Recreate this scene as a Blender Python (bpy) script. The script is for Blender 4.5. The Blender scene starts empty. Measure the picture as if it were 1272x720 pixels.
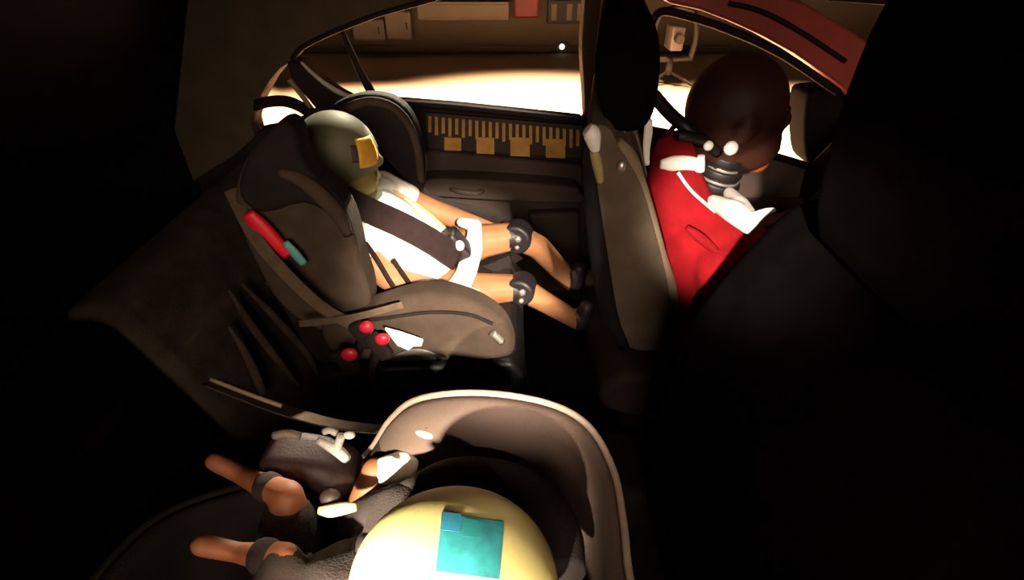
import bpy, bmesh, math, random
from mathutils import Vector, Matrix, Euler, noise as mnoise

random.seed(7)
SC = bpy.context.scene
COL = SC.collection
R = math.radians

# ------------------------------------------------------------------ camera
F_PX, PITCH, CZ = 640.0, R(35), 1.35
cam_d = bpy.data.cameras.new('camera')
cam_d.sensor_fit = 'HORIZONTAL'
cam_d.sensor_width = 36.0
cam_d.lens = 36.0 * F_PX / 1272.0
cam_d.clip_start = 0.01
cam = bpy.data.objects.new('camera', cam_d)
COL.objects.link(cam)
cam.location = (0, 0, CZ)
cam.rotation_euler = (R(90) - PITCH, 0, 0)
SC.camera = cam

# ------------------------------------------------------------------ world, exposure
world = bpy.data.worlds.new('hall_dark')
SC.world = world
world.use_nodes = True
world.node_tree.nodes['Background'].inputs[0].default_value = (1.0, 0.72, 0.5, 1)
world.node_tree.nodes['Background'].inputs[1].default_value = 0.012
vs = SC.view_settings
vs.view_transform = 'Standard'
vs.look = 'None'
vs.exposure = 0.0
vs.gamma = 1.0
vs.use_curve_mapping = False


# ------------------------------------------------------------------ lights
def spot(name, loc, aim, energy, color, angle, blend, radius):
    d = bpy.data.lights.new(name, 'SPOT')
    d.energy, d.color = energy, color
    d.spot_size, d.spot_blend, d.shadow_soft_size = R(angle), blend, radius
    o = bpy.data.objects.new(name, d)
    COL.objects.link(o)
    o.location = loc
    o.rotation_euler = (Vector(aim) - Vector(loc)).to_track_quat('-Z', 'Y').to_euler()
    return o


def area(name, loc, aim, energy, color, sx, sy):
    d = bpy.data.lights.new(name, 'AREA')
    d.energy, d.color, d.shape, d.size, d.size_y = energy, color, 'RECTANGLE', sx, sy
    o = bpy.data.objects.new(name, d)
    COL.objects.link(o)
    o.location = loc
    o.rotation_euler = (Vector(aim) - Vector(loc)).to_track_quat('-Z', 'Y').to_euler()
    return o


# hall lamps over the floor beyond the car
spot('hall_lamp_rear', (-1.5, 3.7, 5.2), (-1.4, 4.0, 0), 17000, (1.0, 0.60, 0.32), 38, 0.6, 0.15)
spot('hall_lamp_middle', (0.5, 3.7, 5.2), (0.3, 4.05, 0), 21000, (1.0, 0.60, 0.32), 48, 0.6, 0.15)
spot('hall_lamp_front', (2.5, 3.6, 5.2), (2.5, 3.8, 0), 16000, (1.0, 0.60, 0.32), 44, 0.6, 0.15)
spot('hall_lamp_far', (-3.0, 4.8, 5.2), (-3.0, 5.0, 0), 9000, (1.0, 0.66, 0.36), 17, 0.5, 0.1)
# test lamps shining in through the far windows; first one added for head rim
spot('test_lamp_window', (0.1, 4.2, 2.2), (-0.33, 1.0, 1.06), 2600, (1.0, 0.88, 0.66), 5.5, 0.6, 0.06)
spot('test_lamp_rear', (0.35, 3.0, 3.1), (-0.16, 1.0, 0.76), 900, (1.0, 0.86, 0.66), 13, 0.5, 0.06)
spot('test_lamp_front', (1.2, 3.0, 3.0), (0.42, 0.97, 0.86), 420, (1.0, 0.84, 0.66), 9, 0.5, 0.06)
# added spot under the roof, brightens the top of the child dummy's head
spot('onboard_lamp_child', (-0.30, 1.34, 1.38), (-0.345, 1.04, 1.06), 34, (1.0, 0.90, 0.66), 24, 0.6, 0.015)
# test lamps on the near side, shining in through the near windows
spot('test_lamp_child', (0.55, -1.2, 2.0), (-0.12, 0.95, 0.73), 1250, (1.0, 0.86, 0.68), 11.5, 0.7, 0.04)
spot('test_lamp_driver', (-0.5, -1.3, 1.9), (0.395, 0.86, 0.905), 1050, (1.0, 0.84, 0.68), 7.0, 0.7, 0.03)
spot('test_lamp_infant', (-0.45, -1.2, 1.55), (-0.11, 0.16, 0.85), 2500, (1.0, 0.90, 0.66), 10.5, 0.8, 0.05)
# added soft fill from the near side, no source in view
area('hall_light_near', (0.1, -1.8, 1.75), (0.0, 1.0, 0.8), 42, (1.0, 0.76, 0.56), 1.0, 0.9)


# ------------------------------------------------------------------ unprojecting photo pixels to real places
def ray(px, py):
    u, v = (px - 636.0) / F_PX, (360.0 - py) / F_PX
    s, c = math.sin(PITCH), math.cos(PITCH)
    return Vector((u, v * s + c, v * c - s))


def atY(px, py, Y):
    d = ray(px, py)
    return Vector((0, 0, CZ)) + d * (Y / d.y)


def atX(px, py, X):
    d = ray(px, py)
    return Vector((0, 0, CZ)) + d * (X / d.x)


def atZ(px, py, Z):
    d = ray(px, py)
    return Vector((0, 0, CZ)) + d * ((Z - CZ) / d.z)


def xz(pts, Y):
    return [(p.x, p.z) for p in (atY(a, b, Y) for a, b in pts)]


# ------------------------------------------------------------------ materials
def mat(name, col, rough=0.7, var=0.25, nscale=30.0, bump=0.15, bscale=400.0, metal=0.0, spec=0.5, sheen=0.0):
    m = bpy.data.materials.new(name)
    m.use_nodes = True
    nt = m.node_tree
    b = nt.nodes['Principled BSDF']
    b.inputs['Roughness'].default_value = rough
    b.inputs['Metallic'].default_value = metal
    b.inputs['Specular IOR Level'].default_value = spec
    if sheen:
        b.inputs['Sheen Weight'].default_value = sheen
    tc = nt.nodes.new('ShaderNodeTexCoord')
    n = nt.nodes.new('ShaderNodeTexNoise')
    n.inputs['Scale'].default_value = nscale
    n.inputs['Detail'].default_value = 4
    nt.links.new(tc.outputs['Object'], n.inputs['Vector'])
    cr = nt.nodes.new('ShaderNodeValToRGB')
    lo = [max(0, c * (1 - var)) for c in col]
    hi = [min(1, c * (1 + var)) for c in col]
    cr.color_ramp.elements[0].position, cr.color_ramp.elements[1].position = 0.3, 0.7
    cr.color_ramp.elements[0].color = (*lo, 1)
    cr.color_ramp.elements[1].color = (*hi, 1)
    nt.links.new(n.outputs['Fac'], cr.inputs['Fac'])
    nt.links.new(cr.outputs['Color'], b.inputs['Base Color'])
    if bump:
        n2 = nt.nodes.new('ShaderNodeTexNoise')
        n2.inputs['Scale'].default_value = bscale
        nt.links.new(tc.outputs['Object'], n2.inputs['Vector'])
        bp = nt.nodes.new('ShaderNodeBump')
        bp.inputs['Strength'].default_value = bump
        bp.inputs['Distance'].default_value = 0.004
        nt.links.new(n2.outputs['Fac'], bp.inputs['Height'])
        nt.links.new(bp.outputs['Normal'], b.inputs['Normal'])
    return m


M = {}
M['concrete'] = mat('concrete_floor', (0.42, 0.34, 0.27), 0.75, 0.06, 1.5, 0.05, 60)
M['hall_wall'] = mat('hall_wall', (0.105, 0.085, 0.062), 0.85, 0.10, 0.8, 0.05, 40)
M['wall_grey'] = mat('painted_grey_metal', (0.15, 0.135, 0.12), 0.6, 0.12, 3)
M['ledge'] = mat('pale_ledge', (0.20, 0.175, 0.145), 0.7, 0.08, 3)
M['red_plastic'] = mat('red_plastic', (0.17, 0.014, 0.018), 0.5, 0.15, 8)
M['headliner'] = mat('headliner', (0.078, 0.052, 0.031), 0.95, 0.18, 14, 0.2, 500)
M['black_trim'] = mat('black_trim', (0.006, 0.005, 0.005), 0.85, 0.2, 20, 0.1, 300, spec=0.15)
M['pillar_trim'] = mat('pillar_trim', (0.016, 0.007, 0.007), 0.7, 0.3, 20, 0.1, 300, spec=0.3)
M['seal'] = mat('window_seal', (0.55, 0.52, 0.48), 0.45, 0.1, 40)  # pale tone paints the highlight on the rear window's edge
M['tan_trim'] = mat('tan_trim', (0.30, 0.22, 0.10), 0.6, 0.2, 40)
M['door_card'] = mat('door_card', (0.060, 0.042, 0.034), 0.8, 0.22, 9, 0.15, 350, spec=0.25)
M['door_dark'] = mat('door_dark', (0.022, 0.013, 0.011), 0.8, 0.25, 9, 0.15, 350, spec=0.2)
M['red_paint'] = mat('red_car_paint', (0.40, 0.065, 0.045), 0.45, 0.12, 12, 0.02, 100)
M['scale_black'] = mat('scale_black', (0.020, 0.010, 0.007), 0.6, 0.2, 40)
M['scale_yellow'] = mat('scale_yellow', (0.52, 0.28, 0.055), 0.6, 0.22, 26)
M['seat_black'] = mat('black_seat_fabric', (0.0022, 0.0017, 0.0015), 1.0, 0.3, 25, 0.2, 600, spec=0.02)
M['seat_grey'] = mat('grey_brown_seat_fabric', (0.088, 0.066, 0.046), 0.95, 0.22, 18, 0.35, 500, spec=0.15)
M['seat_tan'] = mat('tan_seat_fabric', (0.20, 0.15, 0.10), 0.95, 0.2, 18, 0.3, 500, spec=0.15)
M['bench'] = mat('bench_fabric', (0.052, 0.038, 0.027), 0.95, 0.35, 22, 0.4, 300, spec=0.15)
M['crs_dark'] = mat('child_seat_dark', (0.014, 0.009, 0.008), 0.85, 0.25, 25, 0.3, 450, spec=0.2)
M['crs_brown'] = mat('child_seat_brown', (0.056, 0.038, 0.028), 0.92, 0.22, 22, 0.35, 450, spec=0.15)
M['crs_base'] = mat('child_seat_base', (0.008, 0.007, 0.008), 0.5, 0.2, 25, 0.1, 300, spec=0.4)
M['strap_dark'] = mat('dark_webbing', (0.020, 0.010, 0.010), 0.85, 0.25, 60, 0.3, 900, spec=0.2)
M['strap_brown'] = mat('brown_webbing', (0.10, 0.068, 0.043), 0.85, 0.2, 60, 0.3, 900, spec=0.2)
M['strap_khaki'] = mat('khaki_webbing', (0.42, 0.32, 0.13), 0.85, 0.2, 60, 0.3, 900)
M['white_cloth'] = mat('white_cloth', (0.80, 0.77, 0.72), 0.95, 0.04, 30, 0.2, 500)
M['white_plastic'] = mat('white_plastic', (0.80, 0.77, 0.73), 0.45, 0.04, 30)
M['dummy_head'] = mat('grey_green_vinyl', (0.115, 0.110, 0.066), 0.6, 0.16, 14, 0.05, 200, spec=0.35)
M['dummy_skin'] = mat('tan_vinyl', (0.30, 0.13, 0.055), 0.6, 0.15, 18, 0.05, 200, spec=0.35)
M['dummy_joint'] = mat('black_joint', (0.012, 0.008, 0.010), 0.5, 0.2, 30)
M['yellow_tape'] = mat('yellow_tape', (0.72, 0.38, 0.03), 0.6, 0.15, 40)
M['khaki_tape'] = mat('khaki_tape', (0.23, 0.18, 0.035), 0.65, 0.15, 40)
M['infant_head'] = mat('yellow_vinyl', (0.80, 0.67, 0.27), 0.55, 0.06, 14, 0.05, 200)
M['turquoise'] = mat('turquoise_tape', (0.03, 0.27, 0.31), 0.6, 0.3, 70, 0)
M['blue_tape'] = mat('blue_tape', (0.03, 0.22, 0.36), 0.6, 0.12, 45, 0)
M['driver_head'] = mat('brown_vinyl', (0.045, 0.013, 0.007), 0.55, 0.3, 10, 0.05, 200, spec=0.35)
M['red_cloth'] = mat('red_cloth', (0.21, 0.002, 0.005), 0.9, 0.2, 24, 0.3, 400, spec=0.2)
M['rubber'] = mat('black_rubber', (0.008, 0.006, 0.006), 0.5, 0.2, 30)
M['metal'] = mat('bright_metal', (0.62, 0.56, 0.50), 0.35, 0.08, 40, 0.02, 100, metal=0.8)
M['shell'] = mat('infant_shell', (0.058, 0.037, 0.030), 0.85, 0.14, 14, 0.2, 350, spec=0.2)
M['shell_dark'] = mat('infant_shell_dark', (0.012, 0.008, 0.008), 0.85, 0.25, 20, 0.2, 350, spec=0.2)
M['shell_rim'] = mat('infant_shell_rim', (0.27, 0.20, 0.155), 0.6, 0.12, 30)
M['infant_suit'] = mat('infant_suit', (0.022, 0.011, 0.010), 0.95, 0.25, 25, 0.3, 400)
M['infant_skin'] = mat('infant_skin', (0.30, 0.10, 0.04), 0.6, 0.15, 20, 0.05, 200)
M['plum'] = mat('plum_plastic', (0.055, 0.028, 0.028), 0.55, 0.15, 20)
M['red_button'] = mat('red_button', (0.55, 0.012, 0.035), 0.4, 0.08, 40)
M['red_guide'] = mat('red_guide', (0.78, 0.006, 0.022), 0.5, 0.08, 40)
M['teal_tab'] = mat('teal_tab', (0.12, 0.36, 0.33), 0.5, 0.1, 40)
M['pale_yellow'] = mat('pale_yellow', (0.75, 0.66, 0.32), 0.5, 0.08, 40)
M['grey_device'] = mat('grey_device', (0.085, 0.076, 0.068), 0.5, 0.12, 10)
M['dark_device'] = mat('dark_device', (0.010, 0.008, 0.006), 0.6, 0.2, 10)


def glow_mat():
    m = mat('lit_lamp', (0.8, 0.78, 0.72), 0.5, 0.02, 20, 0)
    b = m.node_tree.nodes['Principled BSDF']
    b.inputs['Emission Color'].default_value = (1.0, 0.9, 0.8, 1)
    b.inputs['Emission Strength'].default_value = 1.2  # glow added so the white wall marker reads bright
    return m


M['lit_lamp'] = glow_mat()


def glass_mat():
    m = bpy.data.materials.new('clear_glass')
    m.use_nodes = True
    nt = m.node_tree
    nt.nodes.remove(nt.nodes['Principled BSDF'])
    out = nt.nodes['Material Output']
    t = nt.nodes.new('ShaderNodeBsdfTransparent')
    t.inputs[0].default_value = (0.93, 0.94, 0.92, 1)
    g = nt.nodes.new('ShaderNodeBsdfGlossy')
    g.inputs['Roughness'].default_value = 0.03
    fr = nt.nodes.new('ShaderNodeFresnel')
    fr.inputs['IOR'].default_value = 1.35
    mx = nt.nodes.new('ShaderNodeMixShader')
    nt.links.new(fr.outputs[0], mx.inputs[0])
    nt.links.new(t.outputs[0], mx.inputs[1])
    nt.links.new(g.outputs[0], mx.inputs[2])
    nt.links.new(mx.outputs[0], out.inputs['Surface'])
    return m


M['glass'] = glass_mat()


# ------------------------------------------------------------------ builders
def link(name, bm, material, parent=None, smooth=True, kind=None):
    me = bpy.data.meshes.new(name)
    bmesh.ops.recalc_face_normals(bm, faces=bm.faces)
    bm.to_mesh(me)
    bm.free()
    for p in me.polygons:
        p.use_smooth = smooth
    mats = material if isinstance(material, (list, tuple)) else [material]
    for m in mats:
        me.materials.append(m)
    o = bpy.data.objects.new(name, me)
    COL.objects.link(o)
    if smooth:
        md = o.modifiers.new('wn', 'WEIGHTED_NORMAL')
        md.keep_sharp = False
    if parent is not None:
        bpy.context.view_layer.update()
        o.parent = parent
        o.matrix_parent_inverse = world_of(parent).inverted()
    if kind:
        o['kind'] = kind
    return o


def world_of(o):
    m = o.matrix_basis.copy()
    return world_of(o.parent) @ o.matrix_parent_inverse @ m if o.parent is not None else m


def thing(name, label, cat, loc=(0, 0, 0), group=None):
    o = bpy.data.objects.new(name, None)
    o.empty_display_size = 0.05
    COL.objects.link(o)
    o.location = loc
    return tag(o, label, cat, group)


def tag(o, label, cat, group=None):
    o['label'], o['category'] = label, cat
    if group:
        o['group'] = group
    return o


def catmull(pts, n=8, closed=False):
    pts = [Vector(p) for p in pts]
    L = len(pts)
    out = []
    rng = range(L) if closed else range(L - 1)
    for i in rng:
        if closed:
            p0, p1, p2, p3 = pts[(i - 1) % L], pts[i], pts[(i + 1) % L], pts[(i + 2) % L]
        else:
            p1, p2 = pts[i], pts[i + 1]
            p0 = pts[i - 1] if i > 0 else p1 * 2 - p2
            p3 = pts[i + 2] if i + 2 < L else p2 * 2 - p1
        for k in range(n):
            t = k / n
            out.append(0.5 * ((2 * p1) + (p2 - p0) * t + (2 * p0 - 5 * p1 + 4 * p2 - p3) * t * t + (3 * p1 - p0 - 3 * p2 + p3) * t ** 3))
    if not closed:
        out.append(pts[-1])
    return out


def profile(pts, y0, y1, bevel=0.01, seg=3, curve=0, bm=None):
    """a side-view outline (x, z) given thickness along y, with rounded edges"""
    bm = bm or bmesh.new()
    if curve:
        pts = [(p.x, p.y) for p in catmull([(a, b, 0) for a, b in pts], curve, True)]
    a = [bm.verts.new((x, y0, z)) for x, z in pts]
    b = [bm.verts.new((x, y1, z)) for x, z in pts]
    f0 = bm.faces.new(a)
    f1 = bm.faces.new(list(reversed(b)))
    n = len(pts)
    for i in range(n):
        bm.faces.new((a[i], b[i], b[(i + 1) % n], a[(i + 1) % n]))
    bmesh.ops.recalc_face_normals(bm, faces=bm.faces)
    if bevel:
        es = set(f0.edges) | set(f1.edges)
        if not curve:
            es = set(bm.edges)
        bmesh.ops.bevel(bm, geom=list(es), offset=bevel, segments=seg, profile=0.5, affect='EDGES', clamp_overlap=True)
    return bm


def box(c, s, bevel=0.005, seg=2, rot=None, bm=None):
    bm = bm or bmesh.new()
    r = bmesh.ops.create_cube(bm, size=1.0)
    vs_ = r['verts']
    mt = Matrix.Translation(Vector(c)) @ (Euler(rot).to_matrix().to_4x4() if rot else Matrix.Identity(4)) @ Matrix.Diagonal((*s, 1))
    bmesh.ops.transform(bm, matrix=mt, verts=vs_)
    if bevel:
        es = list({e for v in vs_ for e in v.link_edges})
        bmesh.ops.bevel(bm, geom=es, offset=bevel, segments=seg, profile=0.5, affect='EDGES', clamp_overlap=True)
    return bm


def tube(path, rad, seg=10, smooth=6, bm=None, flat=1.0):
    """round or flattened bar along a path; rad is a number or a list per control point"""
    bm = bm or bmesh.new()
    n0 = len(path)
    rads = [rad] * n0 if isinstance(rad, (int, float)) else list(rad)
    if smooth:
        pp = catmull(path, smooth)
        rr = [p.x for p in catmull([(r, 0, 0) for r in rads], smooth)]
    else:
        pp, rr = [Vector(p) for p in path], rads
    up = Vector((0, 0, 1))
    rings = []
    prev = None
    for i, p in enumerate(pp):
        t = (pp[min(i + 1, len(pp) - 1)] - pp[max(i - 1, 0)]).normalized()
        ref = prev if prev is not None else (Vector((0, 1, 0)) if abs(t.y) < 0.9 else Vector((1, 0, 0)))
        s = (ref - t * ref.dot(t)).normalized()
        prev = s
        b = t.cross(s)
        rings.append([bm.verts.new(p + s * math.cos(a) * rr[i] * flat + b * math.sin(a) * rr[i]) for a in (2 * math.pi * k / seg for k in range(seg))])
    for i in range(len(rings) - 1):
        for k in range(seg):
            bm.faces.new((rings[i][k], rings[i][(k + 1) % seg], rings[i + 1][(k + 1) % seg], rings[i + 1][k]))
    bm.faces.new(rings[0])
    bm.faces.new(list(reversed(rings[-1])))
    return bm


def strap(path, wdir, width, thick=0.003, smooth=8, bm=None):
    """flat webbing along a path; wdir is the direction across the band"""
    bm = bm or bmesh.new()
    pp = catmull(path, smooth)
    wd = Vector(wdir).normalized()
    rings = []
    for i, p in enumerate(pp):
        t = (pp[min(i + 1, len(pp) - 1)] - pp[max(i - 1, 0)]).normalized()
        w = (wd - t * wd.dot(t)).normalized()
        nrm = t.cross(w)
        q = []
        for sx, sn in ((-1, -1), (1, -1), (1, 1), (-1, 1)):
            q.append(bm.verts.new(p + w * sx * width / 2 + nrm * sn * thick / 2))
        rings.append(q)
    for i in range(len(rings) - 1):
        for k in range(4):
            bm.faces.new((rings[i][k], rings[i][(k + 1) % 4], rings[i + 1][(k + 1) % 4], rings[i + 1][k]))
    bm.faces.new(rings[0])
    bm.faces.new(list(reversed(rings[-1])))
    return bm


def ellipsoid(c, r, rot=(0, 0, 0), u=24, v=16, bm=None, power=1.0):
    bm = bm or bmesh.new()
    res = bmesh.ops.create_uvsphere(bm, u_segments=u, v_segments=v, radius=1)
    if power != 1.0:
        for vt in res['verts']:
            vt.co = Vector([math.copysign(abs(x) ** power, x) for x in vt.co])
    mt = Matrix.Translation(Vector(c)) @ Euler(rot).to_matrix().to_4x4() @ Matrix.Diagonal((*r, 1))
    bmesh.ops.transform(bm, matrix=mt, verts=res['verts'])
    return bm


def disc(c, axis, r, h, seg=20, bm=None, bevel=0.0):
    bm = bm or bmesh.new()
    res = bmesh.ops.create_cone(bm, cap_ends=True, segments=seg, radius1=r, radius2=r, depth=h)
    q = Vector((0, 0, 1)).rotation_difference(Vector(axis).normalized()).to_matrix().to_4x4()
    bmesh.ops.transform(bm, matrix=Matrix.Translation(Vector(c)) @ q, verts=res['verts'])
    if bevel:
        es = [e for e in {e for v in res['verts'] for e in v.link_edges} if len(e.link_faces) == 2 and max(len(f.verts) for f in e.link_faces) > 4]
        bmesh.ops.bevel(bm, geom=es, offset=bevel, segments=2, profile=0.5, affect='EDGES')
    return bm


def capsule_into(bm, p0, r0, p1, r1):
    p0, p1 = Vector(p0), Vector(p1)
    tmp = bmesh.new()
    for p, r in ((p0, r0), (p1, r1)):
        bmesh.ops.create_icosphere(tmp, subdivisions=2, radius=r, matrix=Matrix.Translation(p))
    res = bmesh.ops.convex_hull(tmp, input=list(tmp.verts))
    bad = [g for g in res['geom_interior'] if isinstance(g, bmesh.types.BMVert)]
    bmesh.ops.delete(tmp, geom=bad, context='VERTS')
    hole = [f for f in tmp.faces if not f.is_valid]
    me = bpy.data.meshes.new('tmp')
    tmp.to_mesh(me)
    tmp.free()
    bm.from_mesh(me)
    bpy.data.meshes.remove(me)


def body(name, chains, ells, material, parent, voxel=0.006, smooth=8, assign=None):
    """one continuous surface grown over tapered limbs and rounded masses"""
    bm = bmesh.new()
    for ch in chains:
        for (p0, r0), (p1, r1) in zip(ch[:-1], ch[1:]):
            capsule_into(bm, p0, r0, p1, r1)
    for e in ells:
        ellipsoid(*e, bm=bm)
    me = bpy.data.meshes.new('raw')
    bm.to_mesh(me)
    bm.free()
    tmp = bpy.data.objects.new('raw', me)
    COL.objects.link(tmp)
    rm = tmp.modifiers.new('r', 'REMESH')
    rm.mode, rm.voxel_size, rm.use_smooth_shade = 'VOXEL', voxel, True
    sm = tmp.modifiers.new('s', 'SMOOTH')
    sm.iterations, sm.factor = smooth, 0.5
    dg = bpy.context.evaluated_depsgraph_get()
    dg.update()
    new = bpy.data.meshes.new_from_object(tmp.evaluated_get(dg))
    bpy.data.objects.remove(tmp)
    bpy.data.meshes.remove(me)
    new.name = name
    mats = material if isinstance(material, (list, tuple)) else [material]
    new.materials.clear()
    for m in mats:
        new.materials.append(m)
    for p in new.polygons:
        p.use_smooth = True
        p.material_index = assign(p.center) if assign else 0
    o = bpy.data.objects.new(name, new)
    COL.objects.link(o)
    o.parent = parent
    if parent is not None:
        o.matrix_parent_inverse = world_of(parent).inverted()
    return o


def patch(c, r, rot, lon0, lon1, lat0, lat1, off=0.002, n=8, jag=0.0):
    """a sticker that lies on a rounded head: lon/lat in degrees on the ellipsoid, with real thickness"""
    bm = bmesh.new()
    mt = Matrix.Translation(Vector(c)) @ Euler(rot).to_matrix().to_4x4()
    def pt(i, j, o):
        lo, la = R(lon0 + (lon1 - lon0) * i / n), R(lat0 + (lat1 - lat0) * j / n)
        d = Vector((math.cos(la) * math.cos(lo), math.cos(la) * math.sin(lo), math.sin(la)))
        return mt @ Vector((d.x * (r[0] + o), d.y * (r[1] + o), d.z * (r[2] + o)))
    top = [[bm.verts.new(pt(i, j, off + jag * (random.random() - .5))) for j in range(n + 1)] for i in range(n + 1)]
    bot = [[bm.verts.new(pt(i, j, -0.004)) for j in range(n + 1)] for i in range(n + 1)]
    for i in range(n):
        for j in range(n):
            bm.faces.new((top[i][j], top[i + 1][j], top[i + 1][j + 1], top[i][j + 1]))
            bm.faces.new((bot[i][j], bot[i][j + 1], bot[i + 1][j + 1], bot[i + 1][j]))
    for i in range(n):
        bm.faces.new((top[i][0], bot[i][0], bot[i + 1][0], top[i + 1][0]))
        bm.faces.new((top[i][n], top[i + 1][n], bot[i + 1][n], bot[i][n]))
        bm.faces.new((top[0][i], top[0][i + 1], bot[0][i + 1], bot[0][i]))
        bm.faces.new((top[n][i], bot[n][i], bot[n][i + 1], top[n][i + 1]))
    return bm


def wrinkle(o, amp, scale, seed=0.0):
    """uneven cloth surface"""
    for v in o.data.vertices:
        nz = mnoise.noise(Vector(v.co) * scale + Vector((seed, seed, seed)))
        v.co += Vector(v.normal) * nz * amp


def subdiv(bm, cuts=1):
    bmesh.ops.triangulate(bm, faces=[f for f in bm.faces if len(f.verts) > 4])
    bmesh.ops.subdivide_edges(bm, edges=list(bm.edges), cuts=cuts, use_grid_fill=True)
    return bm


# ================================================================== SETTING: the test hall
WALL_Y = 7.4
bm = bmesh.new()
box((0, 3.0, -0.05), (18, 12, 0.1), 0, bm=bm)
fl = link('floor', bm, M['concrete'], smooth=False, kind='structure')
fl['label'] = 'pale concrete floor of the crash test hall in the lamp light'
bm = box((0, WALL_Y + 0.1, 1.6), (18, 0.2, 3.4), 0)
wb = link('wall_back', bm, M['hall_wall'], smooth=False, kind='structure')
wb['label'] = 'brown wall of the hall behind the lit floor'
bm = box((0, WALL_Y - 0.012, 0.05), (18, 0.024, 0.1), 0.004)
link('baseboard_back', bm, M['hall_wall'], smooth=False, kind='structure')

# things along the hall wall
a, b = atY(520, 25, WALL_Y - 0.1), atY(632, 2, WALL_Y - 0.1)
ledge = thing('wall_duct', 'long pale cable duct running along the hall wall near the top of the window', 'duct', ((a.x + b.x) / 2, WALL_Y - 0.05, (a.z + b.z) / 2))
link('duct_body', box(((a.x + b.x) / 2, WALL_Y - 0.06, (a.z + b.z) / 2), (b.x - a.x, 0.12, b.z - a.z), 0.01), M['ledge'], ledge)
link('duct_lid', box(((a.x + b.x) / 2, WALL_Y - 0.125, (a.z + b.z) / 2), (b.x - a.x, 0.014, (b.z - a.z) * 0.7), 0.004), M['ledge'], ledge)

a, b = atY(638, 22, WALL_Y - 0.15), atY(670, -6, WALL_Y - 0.15)
rb = thing('wall_box', 'red box hung on the hall wall above the bright floor', 'box', ((a.x + b.x) / 2, WALL_Y - 0.1, (a.z + b.z) / 2))
link('box_body', box(((a.x + b.x) / 2, WALL_Y - 0.1, (a.z + b.z) / 2), (b.x - a.x, 0.2, b.z - a.z), 0.02), M['red_plastic'], rb)
link('box_lid', box(((a.x + b.x) / 2, WALL_Y - 0.21, (a.z + b.z) / 2), ((b.x - a.x) * .86, 0.02, (b.z - a.z) * .86), 0.008), M['red_plastic'], rb)

a, b = atY(680, 30, WALL_Y - 0.15), atY(728, 0, WALL_Y - 0.15)
gb = thing('junction_box', 'grey junction box with dark slots right of the red wall box', 'box', ((a.x + b.x) / 2, WALL_Y - 0.08, (a.z + b.z) / 2))
link('box_body', box(((a.x + b.x) / 2, WALL_Y - 0.07, (a.z + b.z) / 2), (b.x - a.x, 0.14, b.z - a.z), 0.012), M['dark_device'], gb)
for k, fx in enumerate((-.33, 0.08, .36)):
    link('slot', box(((a.x + b.x) / 2 + fx * (b.x - a.x), WALL_Y - 0.145, (a.z + b.z) / 2), ((b.x - a.x) * .16, 0.02, (b.z - a.z) * .7), 0.006), M['grey_device'], gb)

for i, (x0, y0, x1, y1, lab) in enumerate(((440, 50, 476, 24, 'grey wall cabinet seen through the rear window beside the divider bar'),
                                          (481, 49, 509, 14, 'grey wall cabinet between the first cabinet and the pale duct'))):
    a, b = atY(x0, y0, WALL_Y - 0.2), atY(x1, y1, WALL_Y - 0.2)
    c = ((a.x + b.x) / 2, WALL_Y - 0.11, (a.z + b.z) / 2)
    t = thing('wall_cabinet', lab, 'cabinet', c)
    link('cabinet_body', box(c, (b.x - a.x, 0.22, b.z - a.z), 0.012), M['wall_grey'], t)
    d = link('door', box((c[0], WALL_Y - 0.226, c[2]), ((b.x - a.x) * .9, 0.016, (b.z - a.z) * .9), 0.005), M['wall_grey'], t)
    link('handle', box((c[0] + (b.x - a.x) * .34, WALL_Y - 0.24, c[2]), (0.015, 0.02, 0.08), 0.004), M['dark_device'], d)

p = atY(698, 58, WALL_Y - 0.03)
t = thing('marker_lamp', 'small round glowing white lamp on a black disc low on the hall wall', 'lamp', p)
link('backing', disc((p.x + 0.022, WALL_Y - 0.012, p.z - 0.01), (0, 1, 0), 0.075, 0.022, bevel=0.004), M['rubber'], t)
link('white_dot', disc((p.x, WALL_Y - 0.03, p.z), (0, 1, 0), 0.036, 0.02, bevel=0.005), M['lit_lamp'], t)

# camera on a stand in the hall, seen between headrest and driver
p = atY(838, 46, 5.7)
st = thing('camera_stand', 'grey high-speed camera on a dark floor stand seen right of the headrest', 'camera', (p.x, 5.7, 0))
link('camera_body', box((p.x, 5.7, p.z), (0.13, 0.26, 0.22), 0.02), M['grey_device'], st)
link('lens', disc((p.x, 5.53, p.z + 0.01), (0, 1, 0), 0.045, 0.1, bevel=0.008), M['dark_device'], st)
bm = bmesh.new()
for sx in (-1, 1):
    tube([(p.x + sx * 0.2, 5.72, p.z - 0.22), (p.x + sx * 0.22, 5.72, p.z), (p.x + sx * 0.16, 5.72, p.z + 0.22)], 0.03, 8, 4, bm)
tube([(p.x - 0.16, 5.72, p.z + 0.22), (p.x, 5.72, p.z + 0.26), (p.x + 0.16, 5.72, p.z + 0.22)], 0.028, 8, 4, bm)
tube([(p.x - 0.2, 5.72, p.z - 0.22), (p.x + 0.2, 5.72, p.z - 0.2)], 0.03, 8, 0, bm)
link('cage', bm, M['dark_device'], st)
link('column', tube([(p.x, 5.72, p.z - 0.2), (p.x, 5.72, 0.1)], 0.035, 10, 0), M['dark_device'], st)
for k in range(3):
    an = R(90 + 120 * k)
    link('leg', tube([(p.x, 5.72, 0.14), (p.x + 0.3 * math.cos(an), 5.72 + 0.3 * math.sin(an), 0.012)], 0.016, 8, 0), M['dark_device'], st)

# ================================================================== THE CAR BODY
DY = 1.42                                     # inner face of the far side of the body
car = thing('car', 'red car body seen from inside, its dark doors, pillars and floor around the seats', 'car', (0, 0.7, 0))


def cpart(name, bm, m, par=None, smooth=True):
    return link(name, bm, m, par or car, smooth)


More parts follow.
